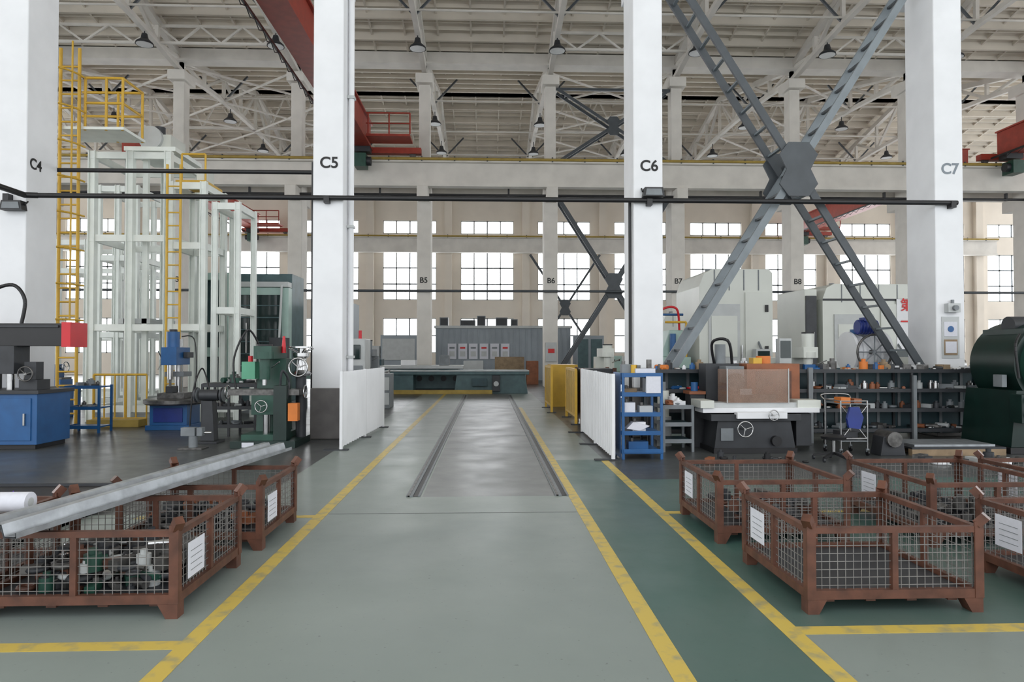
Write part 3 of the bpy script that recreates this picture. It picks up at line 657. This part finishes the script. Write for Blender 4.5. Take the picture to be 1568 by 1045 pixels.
b=MB(); b.box(-4.9,-4.0,20.5,21.5,0,3.1,contm); b.box(-4.85,-4.05,20.46,20.498,.3,2.9,mgrey); b.build('electrical_cabinet',bevel=.02)
b=MB(); b.box(-3.55,-2.95,16.6,17.4,0,1.95,lgrey); b.box(-3.5,-3.0,16.56,16.598,.1,1.3,mgrey); b.box(-3.45,-3.05,16.56,16.598,1.45,1.8,glassd); b.cyl((-3.1,16.8,1.95),(-3.1,16.8,2.15),.04,bred,12); b.build('electrical_cabinet',bevel=.02)

# blue column drill
b=MB(); x,y=-6.62,14.75
b.box(x-.45,x+.45,y-.35,y+.4,0,.10,blue); b.box(x-.38,x+.38,y-.3,y+.35,.10,.52,blue); b.box(x-.30,x+.30,y-.32,y-.301,.16,.46,dblue)
b.lathe((x,y,.52),[(.55,0),(.6,.03),(.6,.10),(.55,.12)],msteel,28); b.box(x-.28,x+.28,y-.2,y+.2,.64,.76,msteel); b.box(x-.13,x+.02,y-.15,y+.05,.76,.90,dgrey)
b.cyl((x-.02,y+.22,.6),(x-.02,y+.22,1.9),.08,chrome); b.box(x-.16,x+.16,y-.3,y+.35,1.35,1.72,blue); b.cyl((x,y-.22,1.05),(x,y-.22,1.36),.06,chrome); b.cyl((x,y-.22,.9),(x,y-.22,1.05),.025,msteel)
b.cyl((x,y-.1,1.72),(x,y-.1,2.05),.13,blue,20); b.cyl((x,y-.1,2.05),(x,y-.1,2.1),.08,black); b.box(x+.17,x+.26,y,y+.3,1.5,1.62,dgrey)
b.box(x-.2,x+.2,y-.05,y+.35,1.10,1.2,mgrey); b.box(x-.28,x-.17,y-.1,y+.1,1.45,1.6,chrome)
for t in (0,2.1,4.2): b.cyl((x-.16,y-.22,1.45),(x-.2,y-.22+.22*math.cos(t),1.45+.22*math.sin(t)),.012,chrome,6)
b.curve([(x+.13,y,1.95),(x+.35,y+.1,1.9),(x+.4,y+.1,1.2),(x+.3,y+.2,.5)],.012,black)
b.build('column_drill',bevel=.012)
b,n=rack(-5.45,-4.45,13.3,13.9,1.0,(.2,.55,.98),dgrey,mid=1); b.box(-5.45,-4.45,13.3,13.9,.993,1.02,black); o=b.build('workbench')
parts(-5.4,-4.5,13.35,13.85,.212,14,'machine_spares',(msteel,dgrey,mgrey),.12,1,parent=o); parts(-5.4,-4.5,13.35,13.85,.562,14,'machine_spares',(msteel,dgrey,lgrey),.12,1,parent=o); parts(-5.4,-4.5,13.35,13.85,1.02,14,'machine_spares',(msteel,dgrey,lgrey,green),.14,1,parent=o)
b=MB(); x,y=-4.95,12.4
b.box(x-.2,x+.2,y-.2,y+.2,0,.04,dgrey); b.prism([(x-.12,.04),(x+.12,.04),(x+.08,.75),(x-.08,.75)],'Y',y-.1,y+.1,dgrey); b.cyl((x-.16,y,.85),(x+.16,y,.85),.1,dgrey,20)
for s in (-1,1): b.cyl((x+s*.2,y,.85),(x+s*.25,y,.85),.12,mgrey,24); b.cyl((x+s*.16,y,.85),(x+s*.28,y,.85),.02,chrome); b.ring((x+s*.225,y,.85),.12,.02,dgrey,'X')
b.curve([(x,y+.1,.7),(x-.2,y+.3,1.2),(x-.25,y+.2,1.3),(x-.3,y,.9),(x-.35,y,.3)],.014,black); b.build('pedestal_grinder',bevel=.006)
b=MB(); x,y=-4.9,11.6; b.box(x-.2,x+.2,y-.15,y+.15,0,.03,msteel); b.cyl((x,y,.03),(x,y,.22),.07,mgrey); b.box(x-.18,x+.05,y-.07,y+.07,.22,.36,mgrey); b.box(x+.08,x+.17,y-.07,y+.07,.22,.36,mgrey); b.cyl((x-.1,y,.27),(x+.3,y,.27),.02,chrome); b.build('bench_vise',bevel=.006)
# green milling machine near C5
b=mill(-3.80,12.1,green,1.72); b.box(-4.30,-3.22,11.6,12.58,0,.12,dgreen); b.box(-4.22,-3.99,11.9,12.1,1.15,1.45,bgreen); b.cyl((-4.1,12,1.45),(-4.1,12,1.55),.04,bred)
b.box(-3.36,-3.2,11.66,11.82,.45,.75,orange); b.cyl((-3.3,12.25,.12),(-3.3,12.25,1.2),.09,dgrey); b.lathe((-3.3,12.25,1.2),[(.16,0),(.18,.04),(.1,.1),(.09,.3),(.14,.34),(.14,.4)],chrome); b.wheel((-3.3,12.05,1.35),.16,chrome)
for t in range(6): b.cyl((-3.3,12.25,1.58),(-3.3+.22*math.cos(t*1.05),12.25+.22*math.sin(t*1.05),1.68),.012,chrome,6)
b.lathe((-3.3,12.25,1.6),[(.05,0),(.05,.08),(.2,.09),(.2,.12)],chrome)
b.cyl((-3.62,12.3,1.6),(-3.62,12.3,1.9),.045,bred,12,r2=.02); b.curve([(-4.0,12.2,1.7),(-4.15,12,2.0),(-4.35,11.9,1.5),(-4.3,11.9,.9)],.018,black); b.box(-4.1,-3.9,11.585,11.598,.02,.10,paper)
b.box(-3.6,-3.38,11.65,11.9,.12,1.05,dgreen); b.curve([(-3.5,11.7,1.05),(-3.45,11.65,1.3),(-3.38,11.8,1.1),(-3.4,11.7,.8)],.02,dgrey)
b.build('milling_machine',bevel=.012)
def guard(x0,x1,y,h=1.12,dirx=True,y1=None,m=yellow,st=.22):
    b=MB()
    L=(x1-x0) if dirx else (y1-y); n=max(2,int(L/st))
    for i in range(n+1):
        f=i/n; p=(x0+(x1-x0)*f,y) if dirx else (x0,y+(y1-y)*f)
        b.cyl((p[0],p[1],0),(p[0],p[1],h),.018 if i%3 else .03,m,8)
    e=(x1,y) if dirx else (x0,y1)
    for z in (h,.15): b.cyl((x0,y,z),(e[0],e[1],z),.025,m,8)
    return b.build('safety_railing')
guard(-8.7,-7.55,15.45); guard(-9.9,-9.0,14.2,1.12)
b=MB(); b.box(-8.6,-7.5,15.0,15.35,.0,.16,olive); b.build('cable_tray_step',bevel=.01)
b,n=rack(-8.4,-7.75,13.95,14.4,.95,(.12,.5,.92),blue); o=b.build(n); parts(-8.35,-7.8,14.0,14.35,.512,10,'machine_spares',(msteel,dgrey,mgrey),.1,1,parent=o); parts(-8.35,-7.8,14.0,14.35,.932,10,'machine_spares',(msteel,dgrey,mgrey),.12,1,parent=o)

# cutting machine at far left with black arm and red end
b=MB()
b.box(-9.6,-7.45,11.6,12.5,.08,.92,blue); b.box(-9.55,-7.5,11.65,12.45,0,.08,black); b.box(-9.65,-7.4,11.55,12.55,.92,.98,dgrey)
for x in (-9.4,-8.75,-8.1): b.box(x,x+.56,11.58,11.598,.15,.85,dblue if x<-9 else blue); b.box(x+.45,x+.48,11.55,11.58,.4,.6,chrome)
b.box(-8.9,-8.5,11.9,12.3,.98,1.7,black); b.box(-9.6,-7.15,11.75,12.2,1.72,2.10,black); b.box(-7.15,-7.0,11.73,12.22,1.70,2.12,bred); b.box(-9.6,-7.2,11.72,11.745,2.03,2.07,dgrey)
b.box(-8.2,-7.9,11.7,12.1,1.25,1.72,dgrey); b.cyl((-8.05,11.85,.98),(-8.05,11.85,1.25),.06,chrome); b.box(-7.85,-7.55,11.75,12.1,.98,1.15,dgrey); b.wheel((-7.7,11.68,1.25),.12,msteel)
b.cyl((-7.7,11.68,1.25),(-7.7,11.9,1.25),.02,chrome); b.box(-7.8,-7.6,11.8,12.0,1.15,1.45,dgrey)
b.curve([(-8.4,11.9,2.10),(-8.35,11.8,2.6),(-8.0,11.8,2.75),(-7.8,11.8,2.5),(-7.85,11.8,2.10)],.03,black)
b.build('cutting_machine',bevel=.015)

# ------------------------------------------------------------------ centre-back: long machine beds
b=MB()
b.box(-5.2,-1.1,28.2,30,0,.12,dgrey); b.prism([(-5.2,.12),(-1.1,.12),(-1.2,.95),(-5.1,.95)],'Y',28.3,29.9,tealm); b.box(-5.3,-1.0,28.2,30,.95,1.08,lgrey)
for i in range(8): b.cyl((-4.8+i*.5,28.29,.55),(-4.8+i*.5,28.33,.55),.12,dgrey,16)
b.box(-2.0,-1.6,28.5,29.5,1.08,1.5,mgrey); b.box(-5.0,-4.4,28.6,29.4,1.08,1.35,teal); b.box(-3.6,-3.0,28.6,29.4,1.08,1.3,white)
b.build('planer_bed',bevel=.02)
b=MB()
b.prism([(-1.3,.0),(1.6,.0),(1.5,.75),(-1.2,.75)],'Y',26.9,27.9,tealm); b.box(-4.0,1.65,26.8,28,.75,.92,tealm); b.box(-4.0,1.65,26.775,26.798,.87,.92,lgrey); b.prism([(-3.9,.0),(-2.9,.0),(-2.9,.75),(-3.9,.75)],'Y',26.9,27.9,tealm)
b.box(.2,.5,26.7,26.9,.1,.72,dgrey); b.cyl((.35,26.6,.4),(.35,26.75,.4),.1,lgrey); b.box(-.6,.0,26.72,26.8,.3,.6,teal); b.box(-3.9,0.2,26.6,26.66,.0,.16,olive)
b.build('machine_table',bevel=.02)
b=MB(); b.box(-3.0,4.9,40,44,0,3.1,contm)
x=-3.0
while x<4.9: b.box(x,x+.05,39.95,39.998,.1,3.04,contm); x+=.35
b.box(-3.1,5.0,39.9,44.1,3.05,3.2,lgrey)
o=b.build('site_cabin')
b=MB()
for i in range(6): b.box(-2.3+i*.62,-1.8+i*.62,39.9,39.93,1.25,2.15,paper); b.box(-2.2+i*.62,-1.9+i*.62,39.885,39.898,1.85,1.95,inkred if i%2 else mgrey); b.box(-2.2+i*.62,-1.9+i*.62,39.885,39.898,1.4,1.7,lgrey)
b.build('notice_board',parent=o)
b=MB()
for (x,w,hh) in ((-2.8,.5,.5),(-1.6,.9,.35),(-.6,.5,.6),(.5,.7,.5),(1.4,.4,.4)): b.box(x,x+w,40.3,41,3.2,3.2+hh,mgrey); b.box(x+.05,x+w-.05,40.28,40.298,3.25,3.15+hh,dgrey)
b.build('storage_crates',parent=o)
b=MB(); b.box(5.1,6.7,39,40.5,0,2.6,contm); b.box(5.2,5.8,38.97,38.998,.2,2.4,tealm); b.box(5.95,6.6,38.97,38.998,.2,2.4,tealm); b.build('electrical_cabinet',bevel=.02)
b=MB(); b.box(-5.9,-3.9,38,40,0,2.6,contm); b.box(-5.8,-4.0,37.96,37.998,1.2,2.4,lgrey); b.box(-6.4,-5.95,38,39,0,2.0,lgrey); b.build('electrical_cabinet',bevel=.02)
b=MB(); b.box(-1.4,.2,34.5,35.6,0,.5,wood); b.box(-1.2,-.2,34.6,35.4,.5,1.2,lgrey); b.box(.4,1.9,35,36,0,1.4,wood); b.box(2.0,2.6,34.6,35.2,0,1.2,copper); b.build('wooden_crates',bevel=.01)
b=MB(); b.box(2.75,3.25,31.9,31.97,1.2,2.1,lgrey); b.box(2.85,3.15,31.88,31.898,1.6,1.8,inkred); b.build('notice_board')

def ypanel(x0,y0,y1,h=1.25):
    b=MB()
    for y in (y0,y1): b.box(x0-.03,x0+.03,y-.03,y+.03,0,h,yellow)
    b.box(x0-.015,x0+.015,y0+.03,y1-.03,.2,h-.03,yellow)
    y=y0+.2
    while y<y1-.05: b.box(x0-.022,x0+.022,y-.015,y+.015,.2,h-.03,olive); y+=.2
    for z in (.2,h): b.box(x0-.025,x0+.025,y0+.03,y1-.03,z-.03,z+.029,yellow)
    for yy in (y0,y1): b.box(x0-.12,x0+.12,yy-.04,yy+.04,0,.02,dgrey)
    b.build('safety_guard_panel')
ypanel(1.98,15.2,17.0,1.22); ypanel(1.72,18.2,20,1.22)
b=MB()
for y in (20.3,21.4): b.box(1.9,2.7,y,y+.05,0,1.2,yellow)
b.box(1.9,2.7,20.3,21.45,1.2,1.25,yellow); b.box(1.95,2.65,20.4,21.35,.1,.9,copper); b.build('storage_rack')
b=MB(); b.box(2.1,2.8,15.0,15.9,.1,.62,rust); b.box(2.1,2.8,15.0,15.9,.72,1.25,dgrey); b.box(2.08,2.82,14.98,15.92,.62,.72,rust)
for (x,y) in ((2.09,14.99),(2.81,14.99),(2.09,15.91),(2.81,15.91)): b.box(x-.04,x+.04,y-.04,y+.04,0,1.27,rust)
b.build('storage_bin')
b=MB(); b.box(-3.3,-2.8,19.8,20.6,0,1.0,mgrey); b.box(-3.28,-2.82,19.78,19.798,.1,.45,lgrey); b.box(-3.28,-2.82,19.78,19.798,.52,.9,lgrey); b.build('tool_cabinet',bevel=.01)
mb=mill(-3.9,22.9,mgrey,2.0); mb.build('milling_machine',bevel=.012)
mb=mill(4.4,20.5,lgrey,2.1); mb.build('milling_machine',bevel=.012)
mb=mill(3.6,15.8,lgrey,1.85); mb.build('milling_machine',bevel=.012)
mb=mill(3.1,17.8,cream,1.8); mb.build('milling_machine',bevel=.012)
lathe_m(-7.5,-5.2,22.5,pgreen); lathe_m(-12.5,-10.4,17,blue); lathe_m(4.2,6.6,24,pgreen); lathe_m(13,16,19,tealm)
machining_centre(7.0,9.0,27,29,3.2); machining_centre(14,17,26,28,3.6)

# ------------------------------------------------------------------ world + camera
w=bpy.data.worlds.new('overcast_sky'); sc.world=w; w.use_nodes=True; nt=w.node_tree; bg=nt.nodes['Background']
tc=nt.nodes.new('ShaderNodeTexCoord'); sp=nt.nodes.new('ShaderNodeSeparateXYZ'); nt.links.new(tc.outputs['Generated'],sp.inputs[0])
mr=nt.nodes.new('ShaderNodeMapRange'); mr.inputs['From Min'].default_value=.1; mr.inputs['From Max'].default_value=.8; mr.inputs['To Min'].default_value=2.3; mr.inputs['To Max'].default_value=7.0
nt.links.new(sp.outputs['Y'],mr.inputs['Value']); nt.links.new(mr.outputs['Result'],bg.inputs['Strength']); bg.inputs['Color'].default_value=(.94,.97,1,1)

cam=bpy.data.cameras.new('camera'); co=bpy.data.objects.new('camera',cam); COL.objects.link(co)
co.location=(0,0,1.6); cam.lens=24; cam.sensor_width=36; cam.clip_start=.05; cam.clip_end=300
co.rotation_euler=(math.radians(91.01),0,math.radians(-2.08))
sc.camera=co
